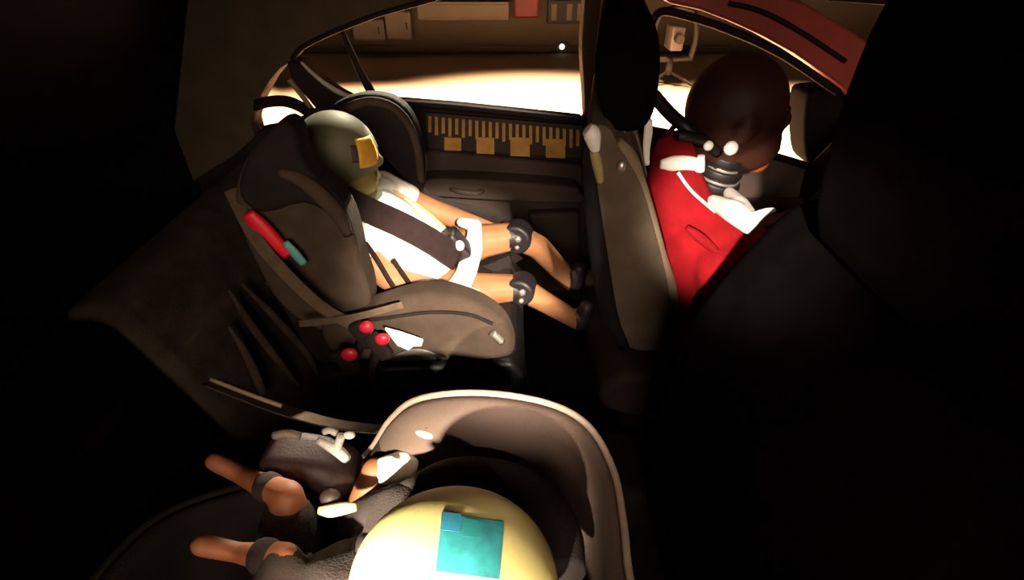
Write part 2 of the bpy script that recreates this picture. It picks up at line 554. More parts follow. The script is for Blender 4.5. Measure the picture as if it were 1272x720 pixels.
sill_px = [(436, 123), (470, 126), (560, 133), (640, 141), (725, 150), (800, 162), (880, 177), (955, 193), (1000, 206), (1080, 232)]
sill = xz(sill_px, DY)
isplit = 5
# rear door: card below the window line, armrest, inner sill
rear_top = xz([(60, 260), (200, 200), (296, 176), (318, 164), (340, 160), (372, 150), (410, 133)], DY) + sill[:isplit]
door = cpart('rear_door', profile(rear_top + [(0.215, 0.32), (-0.80, 0.32)], DY, DY + 0.07, 0.006), M['door_dark'])
x0, x1 = sill[1][0] + .07, 0.205
low = [(x0, 0.80), (x0 + .05, 0.845), (x1, 0.80), (x1, 0.36), (x0 + 0.02, 0.36)]
cpart('door_card', profile(low, DY - 0.022, DY + 0.01, 0.012), M['door_card'], door)
ar = xz([(520, 224), (560, 219), (700, 228), (720, 236), (715, 250), (560, 243), (525, 238)], DY - 0.07)
cpart('armrest', profile(ar, DY - 0.09, DY - 0.01, 0.018, 4, curve=3), M['door_card'], door)
po = xz([(655, 265), (720, 262), (722, 340), (690, 345)], DY - 0.05)
cpart('door_pocket', profile(po, DY - 0.06, DY - 0.015, 0.012), M['door_card'], door)
hd = xz([(560, 236), (600, 238)], DY - 0.095)
cpart('pull_handle', tube([(hd[0][0], DY - 0.085, hd[0][1]), (hd[0][0] + .03, DY - 0.105, hd[0][1]), (hd[1][0] - .02, DY - 0.105, hd[1][1]), (hd[1][0], DY - 0.085, hd[1][1])], 0.007, 8, 4), M['door_card'], door)
cpart('window_ledge', tube([(x, DY - 0.004, z + 0.002) for x, z in sill[:isplit]], 0.010, 8, 3), M['pillar_trim'], door)
# front door
fd = cpart('front_door', profile(sill[isplit - 1:] + [(1.25, 0.75), (1.25, 0.32), (0.225, 0.32)], DY, DY + 0.07, 0.006), M['door_card'])
cpart('window_ledge', tube([(x, DY - 0.004, z + 0.002) for x, z in sill[isplit - 1:]], 0.010, 8, 3), M['black_trim'], fd)
ar = [(0.35, 0.66), (0.6, 0.70), (1.0, 0.70), (1.0, 0.64), (0.4, 0.61)]
cpart('armrest', profile(ar, DY - 0.07, DY - 0.004, 0.014, 3), M['door_card'], fd)
# B pillar
bp = xz([(722, 60), (740, 60), (752, 152), (727, 150)], DY)
cpart('door_pillar', profile([bp[0], bp[1], bp[2], (0.27, 0.32), (0.20, 0.32), bp[3]], DY - 0.012, DY + 0.08, 0.008), M['door_card'])
bp = xz([(722, 62), (740, 62), (752, -40), (728, -40)], DY)
cpart('upper_pillar', profile(bp, DY - 0.010, DY + 0.07, 0.006), M['headliner'])
# roof rail and rear quarter trim
qt = xz([(150, -70), (560, -70), (548, -4), (505, 9), (470, 19), (440, 30), (404, 45), (374, 61), (362, 76), (350, 84), (338, 98), (329, 114), (322, 128), (315, 150), (320, 168),
         (296, 190), (150, 280)], DY)
cpart('quarter_trim', profile(qt, DY - 0.02, DY + 0.06, 0.006), M['headliner'])
edge = [atY(a, b, DY - 0.022) for a, b in ((548, -4), (505, 8), (470, 18), (440, 29), (404, 44), (374, 60), (363, 74))]
cpart('upper_seal', tube(edge, 0.0062, 8, 4), M['pillar_trim'])
rail = xz([(545, -70), (1130, -70), (1130, 8), (830, -14), (545, -14)], DY)
cpart('roof_rail', profile(rail, DY - 0.02, DY + 0.06, 0.006), M['pillar_trim'])
# pillar between rear door window and quarter window, leaning back
cp = xz([(360, 74), (376, 76), (400, 100), (420, 114), (440, 124), (470, 128), (440, 140), (402, 140), (384, 118), (366, 96)], DY)
cpart('rear_pillar', profile(cp, DY - 0.025, DY + 0.05, 0.006), M['pillar_trim'])
cpart('window_seal', tube([atY(a, b, DY - 0.03) for a, b in ((374, 77), (388, 91), (404, 104), (422, 115), (440, 122))], [0.0035, 0.005, 0.0065, 0.0075, 0.006], 8, 4), M['seal'])  # pale line painted as the highlight along the window edge
cpart('pillar_strip', tube([atY(a, b, DY - 0.03) for a, b in ((359, 98), (370, 112), (388, 136))], 0.0075, 8, 4), M['tan_trim'])
cpart('divider_bar', tube([atY(a, b, DY + 0.01) for a, b in ((424, 36), (434, 60), (447, 88), (462, 116))], [0.006, 0.008, 0.010, 0.012], 10, 4), M['pillar_trim'])
cpart('quarter_glass', profile(xz([(345, 88), (364, 98), (400, 140), (330, 168), (318, 150), (328, 114)], DY + 0.02), DY + 0.018, DY + 0.022, 0, 1), M['glass'], smooth=False)
# A pillar, red paint, sweeping down to the front
ap = xz([(800, -30), (830, 4), (868, 12), (905, 26), (945, 44), (985, 66), (1040, 104), (1090, 150), (1150, 150), (1090, 60), (1000, 4), (900, -30)], DY)
cpart('front_pillar', profile(ap, DY - 0.01, DY + 0.07, 0.008), M['red_paint'])
es = [atY(a, b, DY - 0.012) for a, b in ((808, 40), (812, 24), (826, 14), (868, 24), (905, 37), (945, 54), (985, 76), (1040, 114))]
cpart('window_seal', tube(es, 0.010, 8, 4), M['pillar_trim'])
es = [atY(a, b, DY - 0.014) for a, b in ((905, 4), (945, 14), (992, 38), (1050, 76))]
cpart('pillar_groove', tube(es, 0.006, 8, 4), M['pillar_trim'])
# floor pan, tunnel, rear hatch trim and front panel
cpart('floor_pan', box((0.2, 0.72, 0.29), (2.2, 1.5, 0.04), 0.01), M['black_trim'])
cpart('tunnel', profile([(-0.1, 0.30), (-0.1, 0.40), (0.0, 0.43), (1.2, 0.43), (1.2, 0.30)], 0.60, 0.78, 0.03, 4), M['black_trim'])
cpart('hatch_trim', profile([(-0.70, 1.36), (-0.74, 1.36), (-0.96, 0.9), (-0.96, 0.30), (-0.92, 0.30), (-0.92, 0.9)], -0.3, DY + 0.02, 0.01), M['black_trim'])
cpart('roof', box((0.1, 0.70, 1.435), (1.9, 1.44, 0.03), 0.01), M['headliner'])
cpart('near_quarter_panel', profile([(-0.38, 0.50), (-0.35, 0.95), (-0.38, 1.42), (-0.95, 1.42), (-0.95, 0.50)], -0.16, -0.12, 0.01), M['black_trim'])  # unseen panel, placed to shade the left end of the bench
mir = cpart('wing_mirror', profile(xz([(998, 128), (1012, 112), (1060, 116), (1088, 140), (1092, 196), (1060, 214), (1012, 208), (998, 190)], DY + 0.10), DY + 0.08, DY + 0.20, 0.03, 4, curve=3), M['black_trim'])
cpart('mirror_arm', tube([atY(1050, 205, DY + 0.12), atY(1056, 226, DY + 0.04)], 0.025, 10, 0), M['black_trim'], mir)
cpart('dashboard', profile([(0.86, 0.62), (0.84, 0.80), (0.92, 0.93), (1.05, 0.98), (1.30, 0.98), (1.30, 0.5), (0.95, 0.45)], 0.0, DY, 0.03, 4), M['black_trim'])

# steering wheel
sw = thing('steering_wheel', 'black steering wheel in front of the driver dummy', 'steering wheel', (0.74, 0.97, 0.80))
bm = bmesh.new()
ring = []
for k in range(32):
    an = 2 * math.pi * k / 32
    ring.append(Vector((0.74 + 0.17 * math.sin(an) * math.sin(R(24)) * 1.0, 0.97 + 0.185 * math.cos(an), 0.80 + 0.185 * math.sin(an) * math.cos(R(24)))))
ring.append(ring[0])
link('rim', tube(ring, 0.015, 10, 0), M['rubber'], sw)
link('hub', ellipsoid((0.76, 0.97, 0.79), (0.03, 0.07, 0.06), (0, R(24), 0)), M['rubber'], sw)
for dy in (-1, 1):
    link('spoke', tube([(0.76, 0.97 + dy * 0.06, 0.79), (0.742, 0.97 + dy * 0.18, 0.80)], 0.014, 8, 0), M['rubber'], sw)
link('column', tube([(0.77, 0.97, 0.79), (0.90, 0.97, 0.74)], 0.03, 12, 0), M['rubber'], sw)

# ------------------------------------------------------------------ yellow measuring scale on the rear door
sc = thing('measuring_scale', 'black scale strip with yellow bars and blocks stuck below the rear window', 'scale', atY(630, 165, DY))


def sill_y(px):
    return 126 + (px - 470) * (24 / 255.0)


SY = DY - 0.010
pts = [(528, sill_y(528) + 8), (724, sill_y(724) + 6), (722, sill_y(722) + 46), (532, sill_y(532) + 52)]
link('backing', profile(xz(pts, SY), SY - 0.002, DY + 0.004, 0, 1), M['scale_black'], sc, smooth=False)
px = 532.0
k = 0
while px < 722:
    w = 3.9
    yt = sill_y(px) + 12
    yb = yt + 20 + (3 if k % 2 else 0)
    q = xz([(px, yt), (px + w, yt + .4), (px + w, yb), (px, yb)], SY - 0.003)
    link('bar', profile(q, SY - 0.005, SY, 0, 1), M['scale_yellow'], sc, smooth=False)
    px += 8.35
    k += 1
for x0, x1, y0, y1 in ((552, 573, 170, 186), (592, 614, 170, 190), (634, 658, 170, 193), (678, 702, 172, 195)):
    q = xz([(x0, y0), (x1, y0 + 1), (x1, y1 + 1), (x0, y1)], SY - 0.003)
    link('block', profile(q, SY - 0.006, SY, 0, 1), M['scale_yellow'], sc, smooth=False)

# ================================================================== SEATS OF THE CAR
# ---- driver seat
ds = thing('front_seat', 'brown-grey driver seat with tall black headrest behind the driver dummy', 'car seat', (0.35, 0.98, 0.31))
nearY = 0.80
out = xz([(728, 163), (742, 156), (757, 160), (768, 178), (786, 200), (800, 235), (812, 275), (824, 318), (836, 360), (852, 402), (846, 425), (815, 436), (780, 432),
          (756, 395), (742, 330), (732, 250)], nearY)
bm = profile(out, nearY, nearY + 0.36, 0.03, 5, curve=3)
link('backrest', bm, M['seat_grey'], ds)
# front bolster edge with its light painted in as tan, and rear shell
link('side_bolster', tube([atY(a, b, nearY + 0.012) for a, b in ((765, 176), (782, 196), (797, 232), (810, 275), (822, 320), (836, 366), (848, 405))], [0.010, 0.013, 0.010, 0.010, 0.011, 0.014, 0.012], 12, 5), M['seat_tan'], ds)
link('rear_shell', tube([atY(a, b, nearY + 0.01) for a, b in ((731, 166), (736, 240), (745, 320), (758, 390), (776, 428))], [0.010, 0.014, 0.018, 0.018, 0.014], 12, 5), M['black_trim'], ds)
glint = link('top_cap', tube([atY(a, b, nearY - 0.002) for a, b in ((729, 160), (735, 166), (738, 178), (740, 188))], [0.010, 0.014, 0.011, 0.007], 12, 5), M['white_plastic'], ds)  # white tube painting the highlight on the backrest corner
glint['label'] = 'bright white cap on the upper rear corner of the backrest'
link('rear_piping', tube([atY(a, b, nearY + 0.0) for a, b in ((738, 186), (742, 205), (746, 228))], [0.008, 0.009, 0.006], 10, 5), M['tan_trim'], ds)  # khaki tail of the painted corner highlight
link('belt_loop', tube([atY(a, b, nearY + 0.05) for a, b in ((806, 148), (805, 165), (803, 186), (804, 205))], [0.006, 0.0075, 0.006, 0.004], 10, 5, flat=0.6), M['white_plastic'], ds)['label'] = 'pale upright loop at the front edge of the headrest'
link('lever', ellipsoid(atY(772, 207, nearY - 0.006), (0.007, 0.006, 0.010), (0, 0, 0), 12, 8), M['metal'], ds)
hr = xz([(737, 40), (742, 20), (760, 12), (790, 13), (806, 24), (815, 60), (814, 105), (808, 140), (796, 160), (772, 166), (750, 158), (740, 130), (733, 90)], nearY + 0.04)
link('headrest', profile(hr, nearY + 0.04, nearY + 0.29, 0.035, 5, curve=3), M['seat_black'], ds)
for dy in (0.10, 0.22):
    a, b = atY(772, 150, nearY + 0.04), atY(766, 215, nearY + 0.04)
    link('headrest_post', tube([(a.x, nearY + dy, a.z), (b.x - 0.004, nearY + dy, b.z - 0.01)], 0.007, 10, 0), M['metal'], ds)
link('cushion', profile([(0.20, 0.50), (0.22, 0.60), (0.45, 0.60), (0.72, 0.64), (0.76, 0.60), (0.74, 0.50), (0.4, 0.46)], 0.76, 1.20, 0.03, 4, curve=3), M['door_dark'], ds)
link('seat_base', box((0.46, 0.98, 0.385), (0.42, 0.38, 0.15), 0.02), M['black_trim'], ds)

for o in [c for c in ds.children if c.name.split('.')[0] in ('backrest', 'headrest', 'headrest_post')]:
    for v in o.data.vertices:                       # the seat stands turned a little on its rails
        v.co.x += max(0.0, v.co.y - nearY) * 0.16
# ---- front passenger seat, black, close to the camera
ps = thing('front_seat', 'large black front passenger seat filling the dark lower right', 'car seat', (0.5, 0.33, 0.31))
out = [(0.245, 0.50), (0.235, 0.70), (0.242, 0.87), (0.262, 0.94), (0.300, 1.02), (0.335, 1.075), (0.380, 1.09), (0.420, 1.05), (0.425, 0.90), (0.40, 0.70), (0.39, 0.50), (0.31, 0.46)]
link('backrest', profile(out, 0.04, 0.585, 0.035, 5, curve=3), M['seat_black'], ps)
out = [(0.305, 1.10), (0.285, 1.20), (0.29, 1.31), (0.33, 1.345), (0.38, 1.32), (0.395, 1.20), (0.40, 1.10), (0.36, 1.085)]
link('headrest', profile(out, 0.17, 0.47, 0.03, 5, curve=3), M['seat_black'], ps)
for dy in (0.26, 0.38):
    link('headrest_post', tube([(0.365, dy, 1.13), (0.365, dy, 1.03)], 0.007, 10, 0), M['rubber'], ps)
link('cushion', profile([(0.30, 0.48), (0.32, 0.59), (0.6, 0.60), (0.84, 0.64), (0.87, 0.58), (0.84, 0.48), (0.5, 0.46)], 0.06, 0.57, 0.03, 4, curve=3), M['seat_black'], ps)
link('seat_base', box((0.56, 0.31, 0.385), (0.42, 0.38, 0.15), 0.02), M['black_trim'], ps)

# ---- rear bench
rb_ = thing('rear_bench', 'creased brown-grey rear bench under both child seats', 'car seat', (-0.3, 0.7, 0.31))
bk = [(-0.44, 0.48), (-0.50, 0.60), (-0.555, 0.74), (-0.59, 0.83), (-0.61, 0.865), (-0.65, 0.875), (-0.70, 0.85), (-0.68, 0.70), (-0.62, 0.45), (-0.5, 0.42)]
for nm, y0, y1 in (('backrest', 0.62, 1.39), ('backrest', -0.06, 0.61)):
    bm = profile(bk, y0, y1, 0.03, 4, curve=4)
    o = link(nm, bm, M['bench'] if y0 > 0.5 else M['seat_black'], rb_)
for y0, y1 in ((0.64, 1.36), (-0.04, 0.63)):
    cu = [(-0.55, 0.40), (-0.52, 0.475), (-0.40, 0.485), (-0.10, 0.50), (0.0, 0.495), (0.03, 0.46), (0.02, 0.38), (-0.2, 0.34)]
    link('cushion', profile(cu, y0, y1, 0.025, 4, curve=3), M['seat_black'], rb_)
# creases of the cover: soft raised folds on the far backrest
for pts in (((284, 360), (310, 400), (340, 440), (372, 480)), ((300, 352), (340, 392), (382, 440), (400, 476)), ((284, 405), (306, 440), (328, 490)), ((330, 350), (372, 385), (408, 430))):
    path = []
    for a, b in pts:
        d = ray(a, b)
        q = None
        # meet the sloped backrest front: x = -0.44 - (z-0.48)*0.40
        tt = (-0.43 - (CZ - 0.48) * 0.40) / (d.x + d.z * 0.40)
        path.append(Vector((0, 0, CZ)) + d * tt)
    link('cover_fold', tube(path, [0.003, 0.008, 0.008, 0.003], 10, 6), M['bench'], rb_)

# ================================================================== FORWARD FACING CHILD SEAT (far side)
cs = thing('child_restraint', 'dark forward-facing child seat on the far side of the bench', 'child seat', (-0.2, 1.0, 0.5))
NY = 0.80
# near side wing
nw = xz([(338, 158), (356, 152), (368, 168), (374, 196), (396, 222), (424, 246), (440, 278), (450, 320), (462, 362), (455, 392), (400, 404), (352, 372), (326, 330), (306, 285), (296, 240), (308, 196)], NY)
link('side_wing', profile(nw, NY - 0.02, NY + 0.05, 0.024, 5, curve=3), M['crs_brown'], cs)
nh = xz([(336, 160), (355, 150), (370, 164), (377, 194), (398, 222), (428, 250), (420, 268), (380, 250), (330, 262), (300, 240), (308, 196)], NY - 0.02)
link('head_wing', profile(nh, NY - 0.034, NY + 0.03, 0.016, 4, curve=3), M['crs_dark'], cs)
link('wing_piping', tube([atY(a, b, NY - 0.034) for a, b in ((346, 214), (372, 222), (398, 242), (420, 266), (433, 292))], [0.006, 0.012, 0.014, 0.013, 0.008], 10, 5), M['crs_brown'], cs)
# far side wing
fw = xz([(400, 150), (420, 128), (452, 119), (486, 124), (510, 146), (523, 182), (527, 225), (512, 262), (470, 280), (410, 280), (380, 220)], 1.17)
link('head_wing', profile(fw, 1.17, 1.235, 0.022, 5, curve=3), M['crs_dark'], cs)
link('wing_piping', tube([atY(a, b, 1.168) for a, b in ((430, 134), (458, 126), (486, 132), (506, 152), (519, 186), (523, 226))], 0.010, 10, 5), M['crs_brown'], cs)
fs = [(-0.46, 0.60), (-0.46, 0.92), (-0.40, 0.98), (-0.28, 0.92), (-0.20, 0.80), (-0.05, 0.76), (0.0, 0.70), (0.0, 0.60)]
link('side_wing', profile(fs, 1.17, 1.22, 0.02, 4, curve=3), M['crs_dark'], cs)
# back and seat
bkp = [(-0.43, 0.58), (-0.47, 0.75), (-0.485, 0.90), (-0.47, 0.985), (-0.445, 0.99), (-0.425, 0.92), (-0.39, 0.75), (-0.34, 0.62), (-0.36, 0.57)]
link('back_shell', profile(bkp, NY + 0.03, 1.19, 0.015, 3, curve=3), M['crs_dark'], cs)
link('seat_pad', profile([(-0.38, 0.57), (-0.36, 0.63), (-0.2, 0.635), (-0.03, 0.66), (0.0, 0.63), (-0.02, 0.57)], NY + 0.02, 1.19, 0.015, 3, curve=3), M['crs_dark'], cs)
# arms: the padded side of the seat part
na = xz([(398, 404), (430, 392), (470, 378), (510, 367), (545, 364), (585, 374), (615, 390), (633, 410), (638, 438), (600, 446), (500, 448), (420, 440)], NY - 0.03)
o = link('arm_pad', profile(na, NY - 0.045, NY + 0.03, 0.026, 5, curve=3), M['crs_brown'], cs)
link('arm_seam', tube([atY(a, b, NY - 0.048) for a, b in ((420, 400), (470, 396), (530, 388), (580, 390), (612, 402))], 0.0035, 8, 5), M['crs_dark'], o)
link('arm_clip', tube([atY(a, b, NY - 0.052) for a, b in ((611, 413), (618, 419), (624, 425))], 0.007, 10, 3), M['metal'], cs)
link('base', profile([(-0.42, 0.50), (-0.42, 0.57), (-0.35, 0.60), (0.0, 0.62), (0.03, 0.58), (0.01, 0.50)], NY - 0.02, 1.2, 0.012, 3), M['crs_base'], cs)
lb = [atY(a, b, NY - 0.05) for a, b in ((492, 441), (520, 437), (552, 445))]
link('base_badge', tube(lb, [0.004, 0.010, 0.004], 10, 5, flat=0.4), M['grey_device'], cs)  # flattened grey strip low on the near side
# red and teal belt guide on the near edge of the back
link('belt_guide', tube([atY(a, b, NY - 0.04) for a, b in ((307, 264), (322, 280), (342, 302), (358, 318))], [0.011, 0.016, 0.016, 0.010], 12, 5, flat=0.6), M['red_guide'], cs)['label'] = 'bright red belt guide'
link('belt_guide', tube([atY(a, b, NY - 0.042) for a, b in ((354, 300), (366, 314), (378, 328))], [0.006, 0.009, 0.007], 10, 5, flat=0.6), M['teal_tab'], cs)['label'] = 'teal belt guide tab'
# harness
sx = (0, 1, 0)
link('harness_strap', strap([atY(a, b, Y) for a, b, Y in ((428, 246, 0.93), (460, 262, 0.915), (500, 280, 0.905), (540, 302, 0.915), (568, 322, 0.94))], (0.35, 0.55, 0.75), 0.050, 0.012), M['strap_dark'], cs)
link('harness_strap', strap([atY(a, b, Y) for a, b, Y in ((466, 238, 1.06), (495, 252, 1.05), (525, 272, 1.04), (556, 300, 1.02))], (0.3, 0.6, 0.7), 0.042, 0.010), M['strap_khaki'], cs)
link('strap_edge', tube([atY(a, b, Y) for a, b, Y in ((502, 247, 1.055), (522, 262, 1.045), (543, 280, 1.035), (558, 296, 1.02))], [0.004, 0.006, 0.007, 0.006], 8, 5), M['white_cloth'], cs)
for pts in (((454, 302, 0.872), (468, 322, 0.852), (486, 352, 0.838), (500, 372, 0.845)), ((488, 322, 0.872), (500, 340, 0.858), (514, 360, 0.85))):
    link('hip_strap', strap([atY(a, b, Y) for a, b, Y in pts], (0.6, -0.3, 0.5), 0.011, 0.004), M['strap_dark'], cs)
bk_ = atY(568, 303, 0.97)
bo = link('buckle', box(bk_, (0.035, 0.05, 0.07), 0.010, 3, rot=(0, R(-35), 0)), M['dummy_joint'], cs)
link('buckle_button', ellipsoid(atY(571, 305, 0.942), (0.010, 0.006, 0.012)), M['white_plastic'], bo)
link('crotch_strap', strap([bk_ + Vector((0.0, 0, -0.02)), bk_ + Vector((0.03, 0, -0.06)), bk_ + Vector((0.07, 0, -0.085))], (0, 1, 0), 0.04, 0.008), M['strap_dark'], cs)

# ================================================================== FORWARD FACING CHILD DUMMY
cd = thing('child_dummy', 'child crash test dummy with olive grey head and white shirt in the far child seat', 'crash dummy', (-0.25, 1.0, 0.66))
HC = atY(418, 191, 1.0)
neck0 = HC + Vector((-0.015, 0, -0.08))
chest = atY(505, 292, 1.0)
pel = atY(572, 345, 1.0) + Vector((-0.02, 0, -0.02))
chest = Vector((-0.285, 1.0, 0.80))
pel = Vector((-0.19, 1.0, 0.70))
fk = [(atY(596, 300, 1.06), 0.042), (atY(640, 293, 1.075), 0.034), (atY(668, 306, 1.08), 0.030), (atY(712, 352, 1.08), 0.024)]
nk = [(atY(585, 360, 0.93), 0.040), (atY(645, 357, 0.925), 0.030), (atY(668, 370, 0.925), 0.026), (atY(720, 400, 0.925), 0.021)]
near_sh, far_sh = Vector((-0.335, 0.895, 0.845)), Vector((-0.30, 1.11, 0.86))
n_el, n_wr = atY(484, 346, 0.87), atY(560, 362, 0.89)
f_el, f_wr = atY(540, 262, 1.12), atY(610, 286, 1.10)


def hand_chain(wr, fwd, side, s):
    """palm, four fingers of unequal length and a thumb leaving the side of the palm"""
    fwd, side = Vector(fwd).normalized(), Vector(side).normalized()
    dn = Vector((0, 0, -1))
    ch = [[(wr, 0.017 * s), (wr + fwd * 0.03 * s, 0.019 * s)]]
    for k in range(4):
        off = side * (k - 1.5) * 0.0125 * s
        ln = (0.030, 0.036, 0.034, 0.026)[k] * s
        b0 = wr + fwd * 0.038 * s + off
        ch.append([(b0, 0.0068 * s), (b0 + fwd * ln * .55 + dn * 0.006 * s, 0.0062 * s), (b0 + fwd * ln + dn * 0.018 * s, 0.0052 * s)])
    t0 = wr + fwd * 0.012 * s + side * 0.018 * s
    ch.append([(t0, 0.0078 * s), (t0 + fwd * 0.020 * s + side * 0.012 * s, 0.0066 * s), (t0 + fwd * 0.036 * s + side * 0.010 * s + dn * 0.006 * s, 0.0056 * s)])
    return ch


chains = [
    [(neck0 + Vector((0, 0, 0.02)), 0.040), (chest + Vector((-0.01, 0, 0.06)), 0.042)],
    [(chest, 0.075), (pel, 0.070)],
    [(Vector((near_sh.x, 0.93, near_sh.z)), 0.040), (Vector((far_sh.x, 1.08, far_sh.z)), 0.040)],
    [(near_sh, 0.034), (n_el, 0.026), (n_wr, 0.019)],
    [(far_sh, 0.034), (f_el, 0.028), (f_wr, 0.020)],
    [(pel + Vector((0, 0.05, 0)), 0.058)] + fk,
    [(pel + Vector((0, -0.05, 0)), 0.056)] + nk,
    [fk[-1], (fk[-1][0] + Vector((0.012, 0, 0.045)), 0.019)],
    [nk[-1], (nk[-1][0] + Vector((0.012, 0, 0.042)), 0.018)],
]
chains += hand_chain(n_wr, (1, 0.1, -0.1), (0, 1, 0.2), 1.0)
chains += hand_chain(f_wr, (1, -0.15, -0.25), (0, -1, 0.2), 1.0)
HR = (0.083, 0.070, 0.084)
ells = [
    (HC, HR, (0, R(10), 0), 28, 20),
    (HC + Vector((0.028, 0, -0.046)), (0.050, 0.052, 0.046), (0, 0, 0)),
    (HC + Vector((0.082, 0, -0.014)), (0.011, 0.009, 0.013), (0, R(20), 0)),
    (HC + Vector((0.074, 0, -0.052)), (0.008, 0.022, 0.005), (0, 0, 0)),
    (HC + Vector((-0.002, -0.068, -0.010)), (0.013, 0.008, 0.019), (0, R(12), 0)),
    (HC + Vector((-0.002, 0.068, -0.010)), (0.013, 0.008, 0.019), (0, R(12), 0)),
]


def child_assign(c):
    if c.z > HC.z - 0.10 and c.x < HC.x + 0.11 and abs(c.y - 1.0) < 0.09:
        return 0
    if c.x > min(fk[-1][0].x, nk[-1][0].x) - 0.012:
        return 2
    for k in (fk[1][0], nk[1][0]):
        if abs((c - k).x - 0.004) < 0.016 and (c - k).length < 0.06:
            return 2
    return 1


link_body = body('body', chains, ells, [M['dummy_head'], M['dummy_skin'], M['dummy_joint']], cd, 0.0042, 5, child_assign)
# eyes: shallow discs with lids
for s in (-1, 1):
    link('eye', ellipsoid(HC + Vector((0.071, s * 0.027, 0.006)), (0.007, 0.011, 0.006), (0, 0, s * R(20)), 12, 8), M['dummy_joint'], cd)
# shirt
body('shirt', [
    [(chest + Vector((0, 0, 0.012)), 0.086), (pel + Vector((-0.015, 0, 0.02)), 0.079)],
    [(Vector((near_sh.x + .01, 0.925, near_sh.z - .005)), 0.046), (Vector((far_sh.x, 1.085, far_sh.z - .005)), 0.046)],
    [(chest + Vector((0.02, -0.045, 0.0)), 0.062), (pel + Vector((0.01, -0.04, 0.02)), 0.058)],
    [(chest + Vector((0.02, 0.045, 0.0)), 0.062), (pel + Vector((0.01, 0.04, 0.02)), 0.058)],
    [(near_sh, 0.042), (near_sh + (n_el - near_sh) * 0.35, 0.038)],
    [(far_sh, 0.042), (far_sh + (f_el - far_sh) * 0.45, 0.038)],
], [], M['white_cloth'], cd, 0.0055, 6)
# white lap pad lying across the hips between the thighs
lp = body('lap_pad', [
    [(atY(590, 280, 1.05), 0.017), (atY(588, 310, 0.99), 0.022), (atY(578, 342, 0.93), 0.024), (atY(566, 362, 0.885), 0.026)],
    [(atY(590, 280, 1.05), 0.016), (atY(573, 276, 1.06), 0.012)],
    [(atY(566, 362, 0.885), 0.024), (atY(543, 360, 0.89), 0.015)],
    [(atY(566, 364, 0.885), 0.020), (atY(590, 368, 0.88), 0.018)],
], [], M['white_cloth'], cd, 0.0045, 5)
for k, r_ in ((fk[1][0], 0.038), (nk[1][0], 0.033)):
    jn = link('knee_joint', disc(k + Vector((0.004, -0.002, 0)), (0.25, 1, 0), r_, 0.05, bevel=0.008), M['dummy_joint'], cd)
    link('bolt', ellipsoid(k + Vector((0.006, -0.030, 0.008)), (0.008, 0.006, 0.008), (0, 0, 0), 12, 8), M['metal'], jn)
    link('bolt', ellipsoid(k + Vector((0.004, -0.030, -0.014)), (0.006, 0.005, 0.006), (0, 0, 0), 12, 8), M['metal'], jn)
link('temple_tape', patch(HC, HR, (0, R(10), 0), -46, -8, 0, 38, 0.0025), M['yellow_tape'], cd)  # yellow patch paints the lit side of the face
link('cheek_tape', patch(HC + Vector((0.028, 0, -0.046)), (0.050, 0.052, 0.046), (0, 0, 0), -95, -15, -40, 28, 0.003), M['khaki_tape'], cd)
link('tape_mark', patch(HC, HR, (0, R(10), 0), -56, -48, 8, 30, 0.0025), M['plum'], cd)

# ================================================================== BELTS AND BUCKLES ON THE BENCH
bt = thing('seat_belt', 'brown belt webbing running down from the bench to the red buckles', 'seat belt', atY(380, 360, 0.74))
link('webbing', strap([atY(a, b, Y) for a, b, Y in ((286, 236, 0.80), (318, 296, 0.745), (360, 345, 0.735), (398, 380, 0.735), (432, 400, 0.73), (462, 414, 0.725))], (0.8, 0.5, 0.3), 0.020, 0.004), M['strap_brown'], bt)
link('webbing', strap([atY(a, b, Y) for a, b, Y in ((372, 402, 0.735), (410, 398, 0.725), (448, 392, 0.72), (500, 378, 0.735))], (0.1, 0.4, 0.9), 0.012, 0.004), M['strap_brown'], bt)
qb = thing('seat_belt', 'black belt curving across the bright rear quarter window', 'seat belt', atY(350, 126, DY - 0.03))
link('webbing', strap([atY(a, b, DY - 0.035) for a, b in ((316, 131), (336, 126), (356, 126), (374, 133), (392, 146))], (0.0, 0.8, 0.6), 0.030, 0.008), M['pillar_trim'], qb)
link('belt_anchor', box(atY(390, 146, DY - 0.035), (0.05, 0.02, 0.05), 0.008), M['pillar_trim'], qb)
for i, (a, b, Y, r_, lab) in enumerate(((455, 406, 0.715, 0.012, 'red belt buckle, the upper left of the three beside the white tag'),
                                        (475, 421, 0.705, 0.012, 'red belt buckle touching the white tag'),
                                        (434, 440, 0.695, 0.014, 'darker red belt buckle, the lowest of the three'))):
    p = atY(a, b, Y)
    t = thing('belt_buckle', lab, 'buckle', p, 'belt buckles on the rear bench')
    link('housing', box(p + Vector((-0.012, 0.010, -0.026)), (0.030, 0.020, 0.060), 0.007, 3, rot=(0, R(-25), 0)), M['crs_dark'], t)
    link('button', ellipsoid(p, (r_ * 1.15, 0.009, r_), (0, R(-25), 0), 16, 10), M['red_button'], t)
    link('stalk', tube([p + Vector((-0.02, 0.012, -0.05)), p + Vector((-0.04, 0.02, -0.10)), p + Vector((-0.05, 0.03, -0.20))], 0.008, 8, 4), M['crs_dark'], t)
tg = thing('belt_tag', 'white cloth tag lying beside the red buckles', 'tag', atY(502, 418, 0.72))
q = xz([(478, 406), (500, 412), (526, 421), (524, 428), (514, 428), (508, 433), (494, 427)], 0.722)
link('tag_cloth', profile(q, 0.716, 0.724, 0.002, 2), M['white_cloth'], tg)

